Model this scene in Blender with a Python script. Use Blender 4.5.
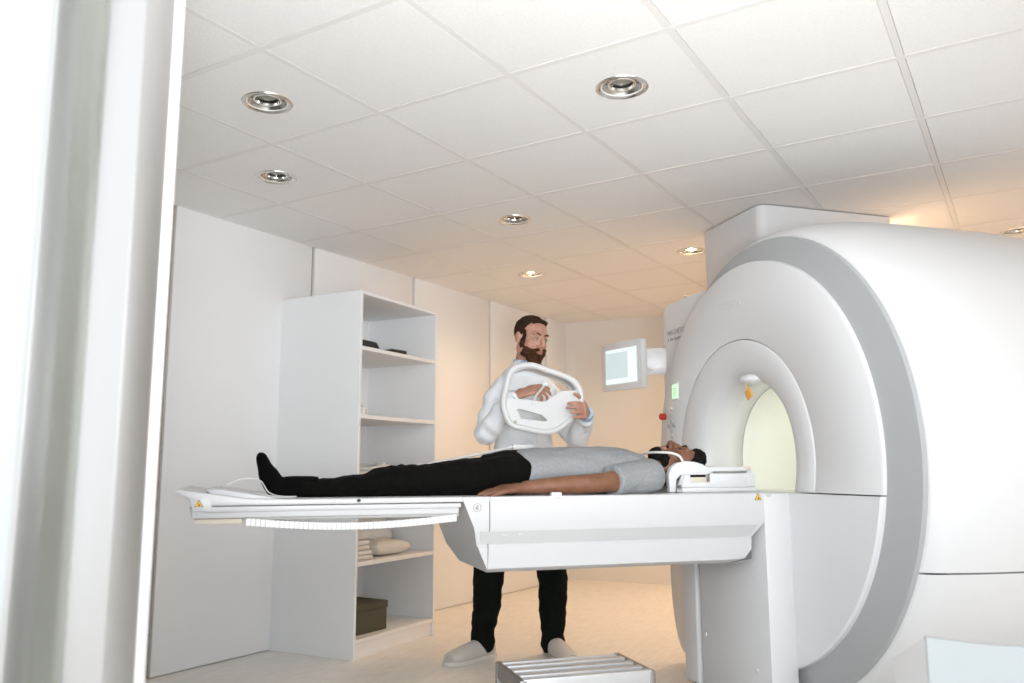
import bpy, bmesh, math, random
from mathutils import Vector, Matrix, noise
random.seed(7)
sc = bpy.context.scene
C = sc.collection
for o in list(bpy.data.objects): bpy.data.objects.remove(o)
R = math.radians
PI = math.pi

# ---------------------------------------------------------------- camera
F, PITCH, ROLL = 840.4636, 0.150867642, -0.00361027
_cp, _sp, _cr, _sr = math.cos(PITCH), math.sin(PITCH), math.cos(ROLL), math.sin(ROLL)
_fw = Vector((0, _cp, _sp)); _up = Vector((0, -_sp, _cp)); _rt = Vector((1, 0, 0))
CR = _cr*_rt + _sr*_up
CU = -_sr*_rt + _cr*_up
CAMZ = 1.0
cd = bpy.data.cameras.new('camera'); cam = bpy.data.objects.new('camera', cd); C.objects.link(cam)
m = Matrix((CR, CU, -_fw)).transposed().to_4x4(); m.translation = Vector((0, 0, CAMZ))
cam.matrix_world = m
cd.sensor_width = 36; cd.lens = F/1024*36; cd.clip_start = 0.05
cd.dof.use_dof = True; cd.dof.focus_distance = 3.9; cd.dof.aperture_fstop = 2.8
sc.camera = cam
# ---------------------------------------------------------------- world, exposure, large lights
w = bpy.data.worlds.new('world'); sc.world = w; w.use_nodes = True
w.node_tree.nodes['Background'].inputs[0].default_value = (0.93, 0.97, 1.0, 1)
w.node_tree.nodes['Background'].inputs[1].default_value = 1.4
sc.view_settings.view_transform = 'Standard'
sc.view_settings.look = 'None'
sc.view_settings.gamma = 1
sc.view_settings.use_curve_mapping = False
sc.view_settings.exposure = 0.92
def area(name, loc, to, size, power, col, sy=None):
    l = bpy.data.lights.new(name, 'AREA'); l.energy = power; l.color = col; l.size = size
    if sy: l.shape = 'RECTANGLE'; l.size_y = sy
    o = bpy.data.objects.new(name, l); C.objects.link(o); o.location = loc
    o.rotation_euler = (Vector(to)-Vector(loc)).to_track_quat('-Z', 'Y').to_euler()
    return o
def spot(name, loc, to, power, col, angle=150, blend=0.6, r=0.04):
    l = bpy.data.lights.new(name, 'SPOT'); l.energy = power; l.color = col
    l.spot_size = R(angle); l.spot_blend = blend; l.shadow_soft_size = r
    o = bpy.data.objects.new(name, l); C.objects.link(o); o.location = loc
    o.rotation_euler = (Vector(to)-Vector(loc)).to_track_quat('-Z', 'Y').to_euler()
    return o
WARM = (1.0, 0.67, 0.40)
area('studio_softbox', (1.2, -4.0, 2.6), (0.0, 4.0, 0.9), 1.2, 30, (0.93, 0.97, 1.0))
area('frontal_fill', (-1.2, -6.0, 2.8), (0.2, 4.0, 1.4), 3.6, 95, (0.95, 0.98, 1.0), 2.2)  # unseen broad fill behind the camera, added for even frontal brightness
spot('ceiling_fill_spot', (0.25, -0.35, 1.0), (-0.15, 2.3, 2.38), 205, (0.97, 0.98, 1.0), 80, 1.0, .25)  # unseen spot aimed upwards, added to brighten the ceiling and upper wall

# ---------------------------------------------------------------- materials
def mat(name, col, rough=0.5, metal=0.0, bump=None, var=None, spec=0.5, emit=None, coat=0, sheen=0):
    m = bpy.data.materials.new(name); m.use_nodes = True
    nt = m.node_tree; b = nt.nodes['Principled BSDF']
    b.inputs['Base Color'].default_value = (*col, 1); b.inputs['Roughness'].default_value = rough
    b.inputs['Metallic'].default_value = metal; b.inputs['Specular IOR Level'].default_value = spec
    b.inputs['Coat Weight'].default_value = coat
    b.inputs['Sheen Weight'].default_value = sheen
    if emit:
        b.inputs['Emission Color'].default_value = (*emit[0], 1); b.inputs['Emission Strength'].default_value = emit[1]
    tc = nt.nodes.new('ShaderNodeTexCoord')
    def nz(scale, detail=3, stretch=None):
        n = nt.nodes.new('ShaderNodeTexNoise'); n.inputs['Scale'].default_value = scale; n.inputs['Detail'].default_value = detail
        if stretch:
            mp = nt.nodes.new('ShaderNodeMapping'); mp.inputs['Scale'].default_value = stretch
            nt.links.new(tc.outputs['Object'], mp.inputs[0]); nt.links.new(mp.outputs[0], n.inputs['Vector'])
        else: nt.links.new(tc.outputs['Object'], n.inputs['Vector'])
        return n
    if var:                                     # (colour 2, scale, stretch)
        n = nz(var[1], 4, var[2] if len(var) > 2 else None)
        r = nt.nodes.new('ShaderNodeValToRGB')
        r.color_ramp.elements[0].position = 0.35; r.color_ramp.elements[1].position = 0.65
        r.color_ramp.elements[0].color = (*col, 1); r.color_ramp.elements[1].color = (*var[0], 1)
        nt.links.new(n.outputs[0], r.inputs[0]); nt.links.new(r.outputs[0], b.inputs['Base Color'])
    if bump:                                    # (scale, strength, distance, stretch)
        n = nz(bump[0], 3, bump[3] if len(bump) > 3 else None)
        bp = nt.nodes.new('ShaderNodeBump'); bp.inputs['Strength'].default_value = bump[1]; bp.inputs['Distance'].default_value = bump[2]
        nt.links.new(n.outputs[0], bp.inputs['Height']); nt.links.new(bp.outputs[0], b.inputs['Normal'])
    return m
M = {}
M['tile'] = mat('mineral_tile', (0.88, 0.87, 0.86), 0.95, bump=(95, 0.35, 0.003), var=((0.84, 0.825, 0.81), 120))
M['tbar'] = mat('ceiling_bar', (0.80, 0.78, 0.76), 0.5)
M['panel'] = mat('wall_panel', (0.88, 0.88, 0.885), 0.55, var=((0.89, 0.89, 0.895), 3))
M['seam'] = mat('panel_seam', (0.30, 0.23, 0.15), 0.6)
M['plaster'] = mat('plaster', (0.78, 0.77, 0.75), 0.8, bump=(60, 0.1, 0.002))
M['floor'] = mat('vinyl_floor', (0.76, 0.72, 0.67), 0.42, var=((0.85, 0.82, 0.78), 7, (1, 9, 1)), bump=(150, 0.05, 0.001))
M['cab'] = mat('cabinet_laminate', (0.85, 0.86, 0.87), 0.45)
M['cabedge'] = mat('cabinet_edging', (0.84, 0.83, 0.81), 0.4)
M['cover'] = mat('scanner_cover', (0.68, 0.68, 0.69), 0.38, coat=0.15)
M['cover2'] = mat('scanner_lower_cover', (0.70, 0.705, 0.72), 0.4)
M['ring'] = mat('grey_ring', (0.38, 0.39, 0.40), 0.42)
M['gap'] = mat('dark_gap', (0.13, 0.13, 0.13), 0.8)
M['softgap'] = mat('light_gap', (0.42, 0.41, 0.40), 0.8)
M['bore'] = mat('bore_liner', (0.78, 0.79, 0.74), 0.45)
M['table'] = mat('table_shell', (0.58, 0.58, 0.59), 0.35, coat=0.15)
M['tablegrey'] = mat('table_recess', (0.53, 0.53, 0.535), 0.4)
M['white'] = mat('white_plastic', (0.64, 0.64, 0.635), 0.3, coat=0.2)
M['coil'] = mat('coil_plastic', (0.68, 0.685, 0.69), 0.35)
M['greyp'] = mat('grey_plastic', (0.45, 0.45, 0.45), 0.5)
M['beigep'] = mat('beige_pad', (0.62, 0.56, 0.47), 0.8)
M['yellow'] = mat('warning_yellow', (0.85, 0.50, 0.03), 0.5)
M['black'] = mat('black_ink', (0.02, 0.02, 0.02), 0.6)
M['text'] = mat('grey_print', (0.34, 0.33, 0.30), 0.6)
M['fainttext'] = mat('faint_print', (0.70, 0.70, 0.69), 0.5)
M['steel'] = mat('brushed_steel', (0.37, 0.365, 0.36), 0.42, 1.0, bump=(30, 0.06, 0.002, (1, 1, 40)))
M['chrome'] = mat('satin_chrome', (0.78, 0.76, 0.73), 0.22, 1.0)
M['alu'] = mat('aluminium_slat', (0.74, 0.74, 0.75), 0.4, 0.35)
M['reflector'] = mat('lamp_reflector', (0.55, 0.54, 0.50), 0.18, 1.0)
M['lampglass'] = mat('lamp_glass', (0.25, 0.24, 0.2), 0.1, 0.0)
M['lit'] = mat('lit_lamp', (1, 0.9, 0.75), 0.3, emit=((1.0, 0.78, 0.5), 28))
M['screen'] = mat('lit_screen', (0.5, 0.6, 0.62), 0.2, emit=((0.72, 0.84, 0.88), 0.22))
M['screen2'] = mat('lit_screen_bar', (0.6, 0.7, 0.7), 0.2, emit=((0.88, 0.96, 0.93), 0.3))
M['lcd'] = mat('green_display', (0.5, 0.8, 0.5), 0.3, emit=((0.55, 0.95, 0.55), 0.40))
M['red'] = mat('red_button', (0.45, 0.03, 0.02), 0.4)
M['orange'] = mat('orange_tag', (0.75, 0.38, 0.08), 0.5)
M['bezel'] = mat('monitor_bezel', (0.62, 0.61, 0.60), 0.4)
M['skin1'] = mat('light_skin', (0.50, 0.28, 0.20), 0.5, var=((0.44, 0.22, 0.15), 30), bump=(160, 0.08, 0.001))
M['skin2'] = mat('dark_skin', (0.21, 0.092, 0.048), 0.42, var=((0.16, 0.066, 0.034), 25), bump=(160, 0.08, 0.001))
M['lip1'] = mat('lips_light', (0.33, 0.14, 0.10), 0.45)
M['lip2'] = mat('lips_dark', (0.26, 0.10, 0.075), 0.4)
M['hair1'] = mat('brown_hair', (0.035, 0.018, 0.010), 0.7, bump=(120, 0.8, 0.006, (1, 1, .4)), spec=0.12)
M['beard1'] = mat('brown_beard', (0.085, 0.036, 0.016), 0.75, bump=(150, 0.9, 0.006, (1, 1, .4)), var=((0.045, 0.019, 0.009), 60), spec=0.12)
M['hair2'] = mat('black_hair', (0.008, 0.007, 0.006), 0.75, bump=(200, 0.9, 0.005), spec=0.12)
M['eye'] = mat('eye_white', (0.75, 0.72, 0.70), 0.2)
M['iris'] = mat('eye_iris', (0.05, 0.06, 0.07), 0.2)
M['coat'] = mat('white_jacket_cloth', (0.83, 0.87, 0.91), 0.85, bump=(14, 0.35, 0.02))
M['blue'] = mat('pale_blue_shirt', (0.38, 0.54, 0.72), 0.85)
M['jeans'] = mat('black_denim', (0.005, 0.007, 0.006), 0.9, bump=(22, 0.35, 0.02), spec=0.12)
M['blackpants'] = mat('black_cloth', (0.003, 0.003, 0.0025), 0.95, bump=(25, 0.5, 0.02), spec=0.12)
M['sock'] = mat('black_sock', (0.002, 0.002, 0.002), 1.0, bump=(60, 0.4, 0.004), spec=0.12)
M['tee'] = mat('grey_jersey', (0.29, 0.30, 0.31), 0.95, bump=(18, 0.35, 0.015), var=((0.25, 0.26, 0.27), 90))
M['shoe'] = mat('white_shoe', (0.60, 0.57, 0.53), 0.6)
M['sole'] = mat('shoe_sole', (0.66, 0.64, 0.60), 0.6)
M['foam'] = mat('dark_foam', (0.035, 0.035, 0.033), 0.9)
M['olive'] = mat('olive_box', (0.075, 0.070, 0.045), 0.75)
M['linen'] = mat('white_linen', (0.70, 0.69, 0.67), 0.9, bump=(20, 0.4, 0.02))
M['cream'] = mat('cream_linen', (0.70, 0.66, 0.60), 0.9, bump=(20, 0.4, 0.02))
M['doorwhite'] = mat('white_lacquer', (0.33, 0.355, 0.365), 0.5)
g = bpy.data.materials.new('green_glass'); g.use_nodes = True
gb = g.node_tree.nodes['Principled BSDF']
gb.inputs['Base Color'].default_value = (0.93, 1.0, 0.94, 1); gb.inputs['Transmission Weight'].default_value = 1.0
gb.inputs['Roughness'].default_value = 0.25; gb.inputs['IOR'].default_value = 1.25
M['glass'] = g

# ---------------------------------------------------------------- mesh helpers
def V(*a): return Vector(a if len(a) > 1 else a[0])
class MB:
    def __init__(s): s.bm = bmesh.new(); s.mi = 0
    def _tag(s, fs):
        for f in fs: f.material_index = s.mi
    def box(s, x0, x1, y0, y1, z0, z1, bev=0, seg=2, mtx=None):
        r = bmesh.ops.create_cube(s.bm, size=1)
        vs = r['verts']
        for v in vs:
            v.co = Vector(((x0+x1)/2+v.co.x*(x1-x0), (y0+y1)/2+v.co.y*(y1-y0), (z0+z1)/2+v.co.z*(z1-z0)))
        if mtx is not None: bmesh.ops.transform(s.bm, matrix=mtx, verts=vs)
        fs = {f for v in vs for f in v.link_faces}
        s._tag(fs)
        if bev:
            es = list({e for v in vs for e in v.link_edges})
            r = bmesh.ops.bevel(s.bm, geom=es, offset=bev, segments=seg, affect='EDGES', profile=0.5)
            s._tag(r['faces'])
        return s
    def prism(s, pts, a0, a1, axis='y', bev=0, seg=2):
        """polygon pts in the plane across axis, extruded from a0 to a1"""
        def mk(p, a):
            if axis == 'y': return (p[0], a, p[1])
            if axis == 'x': return (a, p[0], p[1])
            return (p[0], p[1], a)
        A = [s.bm.verts.new(mk(p, a0)) for p in pts]; B = [s.bm.verts.new(mk(p, a1)) for p in pts]
        n = len(pts); fs = [s.bm.faces.new(A), s.bm.faces.new(B[::-1])]
        for i in range(n): fs.append(s.bm.faces.new((A[i], B[i], B[(i+1) % n], A[(i+1) % n])))
        s._tag(fs)
        bmesh.ops.recalc_face_normals(s.bm, faces=fs)
        if bev:
            es = list({e for f in fs for e in f.edges})
            r = bmesh.ops.bevel(s.bm, geom=es, offset=bev, segments=seg, affect='EDGES', profile=0.5, clamp_overlap=True)
            s._tag(r['faces'])
        return s
    def rings(s, rings, cap=True, closed=False):
        """rings: list of lists of points"""
        L = [[s.bm.verts.new(p) for p in r] for r in rings]
        n = len(L[0]); fs = []
        rng = range(len(L)) if closed else range(len(L)-1)
        for i in rng:
            A, B = L[i], L[(i+1) % len(L)]
            for j in range(n): fs.append(s.bm.faces.new((A[j], A[(j+1) % n], B[(j+1) % n], B[j])))
        if cap and not closed:
            fs.append(s.bm.faces.new(L[0][::-1])); fs.append(s.bm.faces.new(L[-1]))
        s._tag(fs)
        bmesh.ops.recalc_face_normals(s.bm, faces=fs)
        return s
    def tube(s, pts, rad, seg=12, sub=4, cap=True, flat=None, smooth=True, closed=False):
        """swept tube, Catmull-Rom through pts; rad number or list of numbers / (ra, rb); flat: vector for the first radius axis"""
        pts = [Vector(p) for p in pts]
        rs = [rad]*len(pts) if isinstance(rad, (int, float)) else list(rad)
        rs = [(r, r) if isinstance(r, (int, float)) else r for r in rs]
        if smooth: pts, rs = crom(pts, rs, sub, closed)
        out = []; N = len(pts); prev = None
        for i, p in enumerate(pts):
            if closed: t = (pts[(i+1) % N]-pts[i-1]).normalized()
            else: t = (pts[min(i+1, N-1)]-pts[max(i-1, 0)]).normalized()
            if flat is not None: u = Vector(flat)
            elif prev is not None: u = prev
            else: u = Vector((0, 0, 1)) if abs(t.z) < .9 else Vector((1, 0, 0))
            u = (u - t*u.dot(t)).normalized(); v = t.cross(u); prev = u
            out.append([p+u*rs[i][0]*math.cos(2*PI*k/seg)+v*rs[i][1]*math.sin(2*PI*k/seg) for k in range(seg)])
        return s.rings(out, cap, closed)
    def limb(s, pts, rad, flat=None, seg=14, sub=4):
        """tube with rounded ends"""
        pts = [Vector(p) for p in pts]
        rs = [(r, r) if isinstance(r, (int, float)) else r for r in rad]
        s.tube(pts, rs, seg, sub, True, flat)
        for p, r in ((pts[0], rs[0]), (pts[-1], rs[-1])):
            s.ball(p, (min(r)*.98,)*3, 10)
        return s
    def ball(s, c, r, seg=14, rot=None):
        if isinstance(r, (int, float)): r = (r, r, r)
        q = bmesh.ops.create_uvsphere(s.bm, u_segments=seg, v_segments=max(6, seg*2//3), radius=1)
        mt = Matrix.Translation(Vector(c)) @ (rot.to_4x4() if rot else Matrix.Identity(4)) @ Matrix.Diagonal((*r, 1))
        bmesh.ops.transform(s.bm, matrix=mt, verts=q['verts'])
        s._tag({f for v in q['verts'] for f in v.link_faces})
        return s
    def lathe(s, prof, axis='x', c=(0, 0, 0), seg=96, a0=0, a1=2*PI, closed_prof=False, zmin=None):
        """prof: (position along axis, radius)"""
        full = abs(a1-a0-2*PI) < 1e-6
        n = seg if full else seg+1
        c = Vector(c); L = []
        for (x, r) in prof:
            row = []
            for k in range(n):
                a = a0+(a1-a0)*k/seg
                if axis == 'x': p = Vector((x, r*math.cos(a), r*math.sin(a)))
                elif axis == 'z': p = Vector((r*math.cos(a), r*math.sin(a), x))
                else: p = Vector((r*math.cos(a), x, r*math.sin(a)))
                p += c
                if zmin is not None and p.z < zmin: p.z = zmin
                row.append(s.bm.verts.new(p))
            L.append(row)
        fs = []
        I = range(len(L)) if closed_prof else range(len(L)-1)
        for i in I:
            A, B = L[i], L[(i+1) % len(L)]
            for j in range(n if full else n-1):
                fs.append(s.bm.faces.new((A[j], A[(j+1) % n], B[(j+1) % n], B[j])))
        s._tag(fs)
        bmesh.ops.recalc_face_normals(s.bm, faces=fs)
        return s
    def cut(s, co, no, fill=True):
        r = bmesh.ops.bisect_plane(s.bm, geom=s.bm.verts[:]+s.bm.edges[:]+s.bm.faces[:], plane_co=co, plane_no=no, clear_outer=True)
        if fill:
            es = [e for e in r['geom_cut'] if isinstance(e, bmesh.types.BMEdge)]
            try:
                q = bmesh.ops.holes_fill(s.bm, edges=es, sides=0)
            except Exception: pass
        return s
    def build(s, name, m, parent=None, smooth=True, mtx=None):
        me = bpy.data.meshes.new(name)
        if mtx is not None: bmesh.ops.transform(s.bm, matrix=mtx, verts=s.bm.verts)
        s.bm.to_mesh(me); s.bm.free()
        for x in (m if isinstance(m, (list, tuple)) else [m]): me.materials.append(M[x] if isinstance(x, str) else x)
        if smooth:
            me.polygons.foreach_set('use_smooth', [True]*len(me.polygons))
            if smooth != 'all': me.set_sharp_from_angle(angle=R(35))
        o = bpy.data.objects.new(name, me); C.objects.link(o)
        if parent: o.parent = parent
        return o
def crom(pts, rs, sub, closed=False):
    N = len(pts); P = []; Q = []
    g = (lambda i: i % N) if closed else (lambda i: max(0, min(N-1, i)))
    for i in range(N if closed else N-1):
        a, b, c, d = pts[g(i-1)], pts[g(i)], pts[g(i+1)], pts[g(i+2)]
        ra, rb = rs[g(i)], rs[g(i+1)]
        for k in range(sub):
            t = k/sub
            P.append(0.5*((2*b)+(c-a)*t+(2*a-5*b+4*c-d)*t*t+(3*b-a-3*c+d)*t**3))
            s_ = t*t*(3-2*t)
            Q.append((ra[0]+(rb[0]-ra[0])*s_, ra[1]+(rb[1]-ra[1])*s_))
    if not closed: P.append(pts[-1]); Q.append(rs[-1])
    return P, Q
def tag(o, label=None, cat=None, group=None, kind=None):
    if label: o['label'] = label
    if cat: o['category'] = cat
    if group: o['group'] = group
    if kind: o['kind'] = kind
    return o
def empty(name, loc=(0, 0, 0), rz=0, **k):
    o = bpy.data.objects.new(name, None); C.objects.link(o); o.location = loc; o.rotation_euler = (0, 0, rz); o.empty_display_size = .1
    return tag(o, **k)
def W(px, py, Y):
    """the point at depth Y on the ray of a pixel"""
    d = CR*((px-512)/F) - CU*((py-341.5)/F) + _fw
    return d*(Y/d.y) + Vector((0, 0, CAMZ))
def remesh(mb, name, mats, voxel, parent=None, smooth_it=3, disp=None, paint=None):
    """fuse overlapping closed shapes into one continuous skin"""
    me = bpy.data.meshes.new(name+'_src'); mb.bm.to_mesh(me); mb.bm.free()
    o = bpy.data.objects.new(name+'_src', me); C.objects.link(o)
    md = o.modifiers.new('r', 'REMESH'); md.mode = 'VOXEL'; md.voxel_size = voxel; md.adaptivity = 0
    if smooth_it:
        s_ = o.modifiers.new('s', 'SMOOTH'); s_.iterations = smooth_it; s_.factor = 0.5
    dg = bpy.context.evaluated_depsgraph_get()
    ev = o.evaluated_get(dg)
    out = bpy.data.meshes.new_from_object(ev); out.name = name
    bpy.data.objects.remove(o); bpy.data.meshes.remove(me)
    out.materials.clear()
    for x in mats: out.materials.append(M[x])
    if disp:
        nn = [v.normal.copy() for v in out.vertices]
        for v, nrm in zip(out.vertices, nn): v.co += nrm*disp(v.co)
    out.polygons.foreach_set('use_smooth', [True]*len(out.polygons))
    if paint:
        for f in out.polygons: f.material_index = paint(f.center)
    else: out.polygons.foreach_set('material_index', [0]*len(out.polygons))
    out.update()
    q = bpy.data.objects.new(name, out); C.objects.link(q)
    if parent: q.parent = parent
    return q

# ================================================================= the room
RZ = R(90-31.712807)                      # room frame: x along the left wall, y = towards the left wall
AV = Vector((math.cos(RZ), math.sin(RZ), 0)); BV = Vector((math.sin(RZ), -math.cos(RZ), 0))
def RP(a, b, z=0): return AV*a + BV*b + Vector((0, 0, z))
HC = 2.383
def room_box(name, m, a0, a1, b0, b1, z0, z1, parent=None, bev=0):
    mb = MB(); mb.box(a0, a1, -b1, -b0, z0, z1, bev)
    o = mb.build(name, m, parent, smooth=bool(bev))
    if not parent: o.rotation_euler = (0, 0, RZ)
    return o
fl = room_box('floor', 'floor', -7.5, 7.7, -5.0, 3.9, -0.1, 0.0); tag(fl, kind='structure')
wl = room_box('wall_left', 'seam', 0.73, 7.3, -3.95, -3.772, 0, HC+.03); tag(wl, kind='structure')
seams = [0.73, 1.70, 2.70, 3.709, 4.715, 5.722, 6.666, 7.09]
for i in range(7):
    room_box('wall_panel', 'panel', seams[i]+(.013 if i else 0), seams[i+1]-.013, -3.775, -3.75, 0.004, HC+.02, wl, 0.002)
mb = MB(); mb.prism([(7.04, 3.76), (7.30, 3.9), (7.75, -3.1), (7.55, -3.1), (7.166, 2.81)], 0, HC+.03, 'z')
wb = mb.build('wall_back', 'plaster', smooth=False); wb.rotation_euler = (0, 0, RZ); tag(wb, kind='structure')
wr = room_box('wall_right', 'plaster', 1.6, 7.8, 3.0, 3.15, 0, HC+.03); tag(wr, kind='structure')

# ceiling: bars, and each lay-in tile a piece
GA, GB, T = 1.189, -2.683, 0.6
na = range(-1, 11); nb = range(-2, 10)
mb = MB()
for j in na: mb.box(GA+T*j-.012, GA+T*j+.012, -3.0, 3.76, HC, HC+.03)
for i in nb: mb.box(GA-T*1-.01, 7.6, -(GB+T*i)-.012, -(GB+T*i)+.012, HC+.0005, HC+.0295)
mb.box(.55, 7.7, -3.1, 3.9, HC+.06, HC+.12)
mb.box(.73, 7.3, 3.735, 3.76, HC-.001, HC+.03)
ce = mb.build('ceiling', 'tbar', smooth=False); ce.rotation_euler = (0, 0, RZ); tag(ce, kind='structure')
LIGHTS = {(2.089, -2.383): 0, (2.689, -2.983): 0, (3.889, -2.383): 0, (5.089, -2.983): 1, (5.089, -1.783): 1, (2.689, -1.183): 0, (5.689, 0.017): 0}
def tile_mesh(h0, h1, hole):
    mb = MB(); x = .287; z0, z1 = .0012, .017
    if not hole:
        mb.box(-x, x, h0, h1, z0, z1, .002, 1)
    else:
        n = 32; A = []; 
        for zz in (z0, z1):
            o_, i_ = [], []
            for k in range(n):
                a_ = 2*PI*k/n; c_, s_ = math.cos(a_), math.sin(a_); q = x/max(abs(c_), abs(s_))
                o_.append(mb.bm.verts.new((c_*q, s_*q, zz))); i_.append(mb.bm.verts.new((c_*.074, s_*.074, zz)))
            A.append((o_, i_))
        for k in range(n):
            l = (k+1) % n
            mb.bm.faces.new((A[0][0][k], A[0][0][l], A[0][1][l], A[0][1][k]))
            mb.bm.faces.new((A[1][0][k], A[1][0][l], A[1][1][l], A[1][1][k]))
            mb.bm.faces.new((A[0][1][k], A[0][1][l], A[1][1][l], A[1][1][k]))
            mb.bm.faces.new((A[0][0][k], A[0][0][l], A[1][0][l], A[1][0][k]))
        bmesh.ops.recalc_face_normals(mb.bm, faces=mb.bm.faces[:])
    me = bpy.data.meshes.new('ceiling_tile'); mb.bm.to_mesh(me); mb.bm.free(); me.materials.append(M['tile']); return me
full = tile_mesh(-.287, .287, False); holed = tile_mesh(-.287, .287, True); cutt = tile_mesh(-.287, .155, False)
for j in range(-1, 10):
    for i in range(-2, 9):
        a_ = GA+T*(j+.5); b_ = GB+T*(i+.5)
        me = full
        for (la, lb) in LIGHTS:
            if abs(la-a_) < .1 and abs(lb-b_) < .1: me = holed
        if i == -2: me = cutt
        o = bpy.data.objects.new('ceiling_tile', me); C.objects.link(o); o.parent = ce
        o.location = (a_, -b_, HC); 
# door wall on the left, sidelight and metal post
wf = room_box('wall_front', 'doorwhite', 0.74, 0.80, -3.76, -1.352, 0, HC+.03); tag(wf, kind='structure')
ps = room_box('trim_1', 'steel', 0.732, 0.797, -1.212, -1.118, 0, HC+.02, None, .003); tag(ps, kind='structure')
room_box('edge_strip', 'alu', 0.784, 0.800, -1.121, -1.116, 0, HC+.01, ps, .002)
p2 = room_box('trim_2', 'steel', 0.715, 0.80, -1.356, -1.336, 0, HC+.02, None, .003); tag(p2, kind='structure')
w1 = room_box('window_1', 'glass', 0.755, 0.763, -1.337, -1.21, 0.0, HC+.01); tag(w1, kind='structure')

# ================================================================= downlights
def downlight(first=[None]):
    root = empty('downlight')
    mb = MB(); mb.lathe([(-.001, .098), (-.006, .096), (-.009, .088), (-.006, .080), (-.001, .076), (.0, .072), (.006, .072), (.006, .098)], 'z', seg=40, closed_prof=True)
    mb.build('trim_ring', 'chrome', root)
    mb = MB(); mb.lathe([(.001, .072), (.016, .064), (.018, .058), (.034, .053), (.036, .040)], 'z', seg=40); mb.build('reflector', 'reflector', root, smooth='all')
    mb = MB(); mb.lathe([(.012, .056), (.006, .052), (.006, .046), (.014, .044)], 'z', seg=32, closed_prof=True); mb.build('inner_ring', 'chrome', root)
    return root
dl_lab = ['unlit round chrome ceiling downlight nearest the metal post, top left', 'unlit chrome downlight in the second tile from left wall, above white wall panels',
 'unlit small downlight above the shelf unit, between the man and post', 'lit downlight closest to the left wall above standing man\'s head',
 'lit warm downlight beside the scanner\'s ceiling box', 'largest unlit chrome downlight, in the middle of the near ceiling', 'unlit downlight at the right edge above the scanner shell']
for q, ((la, lb), on) in enumerate(LIGHTS.items()):
    d = downlight(); d.location = RP(la, lb, HC+.004); d.rotation_euler = (0, 0, RZ)
    tag(d, dl_lab[q], 'downlight', 'round recessed downlights in the tile ceiling')
    mb = MB(); mb.ball((0, 0, .026), (.040, .040, .012), 20); mb.build('lamp', 'lit' if on else 'lampglass', d)
    if on:
        spot('downlight_beam', RP(la, lb, HC-.012), RP(la, lb, 0), 17 if lb > -2 else 8, WARM, 150, .8, .05)
# further warm lamps of the same kind hidden behind the scanner
for (la, lb, pw) in ((6.289, -.583, 50), (6.289, -1.783, 29), (5.689, 1.2, 28), (6.289, -2.983, 8), (5.089, -.583, 22)):
    spot('downlight_beam', RP(la, lb, HC-.012), RP(la, lb, 0), pw, WARM, 155, .8, .05)

# ================================================================= shelf unit
cab = empty('shelf_unit', RP(3.485, -3.462), RZ+R(4), label='tall white open shelf unit standing against the left wall', cat='shelf')
CW, CD, CH = .79, .60, 2.005          # x along the wall, y towards wall
def cb(name, x0, x1, y0, y1, z0, z1, m='cab', b=.0015): 
    mb = MB(); mb.box(x0, x1, y0, y1, z0, z1, b, 1); return mb.build(name, m, cab)
cb('side_panel', 0, .02, -CD/2, CD/2, .0, CH); cb('side_panel', CW-.02, CW, -CD/2, CD/2, 0, CH)
cb('top_panel', .02, CW-.02, -CD/2, CD/2, CH-.02, CH)
cb('back_panel', .02, CW-.02, CD/2-.012, CD/2-.002, .05, CH-.02)
for z in (1.69, 1.305, .92, .503): cb('shelf', .02, CW-.02, -CD/2+.004, CD/2-.012, z-.022, z, 'cabedge')
cb('bottom_shelf', .02, CW-.02, -CD/2+.004, CD/2-.012, .078, .10, 'cabedge')
cb('plinth', .02, CW-.02, -CD/2+.012, -CD/2+.03, .0, .078, 'cabedge')
CB = cab.matrix_basis.copy()
CB = Matrix.Translation(RP(3.485, -3.462)) @ Matrix.Rotation(RZ+R(4), 4, 'Z')
def on_shelf(name, x, y, z, rz, label, cat, group=None):
    p = CB @ Vector((x, y, z)); return empty(name, p, RZ+rz, label=label, cat=cat, group=group)
e = on_shelf('foam_wedge', .19, -.12, 1.69, .1, 'dark grey foam wedge on the top shelf beside the side panel', 'wedge')
mb = MB(); mb.prism([(-.12, 0), (.12, 0), (.07, .055), (-.12, .055)], -.10, .10, 'y', .006); mb.build('block', 'foam', e)
e = on_shelf('flat_device', .46, -.14, 1.69, -.1, 'flat dark grey device on the middle of the top shelf', 'device')
mb = MB(); mb.prism([(-.11, 0), (.09, 0), (.09, .035), (-.03, .035), (-.11, .012)], -.09, .09, 'y', .004); mb.build('body', 'foam', e)
mb = MB(); mb.box(-.02, .08, -.06, .06, .034, .039, .002); mb.build('pad', 'greyp', e)
e = on_shelf('small_coil_pad', .66, -.17, 1.69, 0, 'small white plastic piece at the right end of the top shelf', 'coil')
mb = MB(); mb.tube([(-.06, -.04, .012), (.05, -.05, .012), (.06, .05, .012), (-.05, .05, .012)], .012, 8, 4, closed=True); mb.build('loop', 'white', e)
mb = MB(); mb.box(-.06, -.01, -.02, .02, 0, .03, .006); mb.build('plug', 'white', e)
e = on_shelf('hooked_cable', .13, -.20, 1.305, 0, 'small white plug with upright lead on the second shelf', 'cable')
mb = MB(); mb.tube([(-.02, .0, .17), (.0, 0, .10), (.015, -.01, .05), (.05, 0, .018), (.08, .02, .01), (.05, .05, .008)], .007, 8, 5); mb.build('lead', 'white', e)
mb = MB(); mb.box(-.0, .05, -.03, .03, 0, .05, .012); mb.build('plug', 'cabedge', e)
mb = MB(); mb.box(.018, .034, -.033, -.029, .012, .038, .002); mb.build('socket', 'beigep', e)
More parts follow.
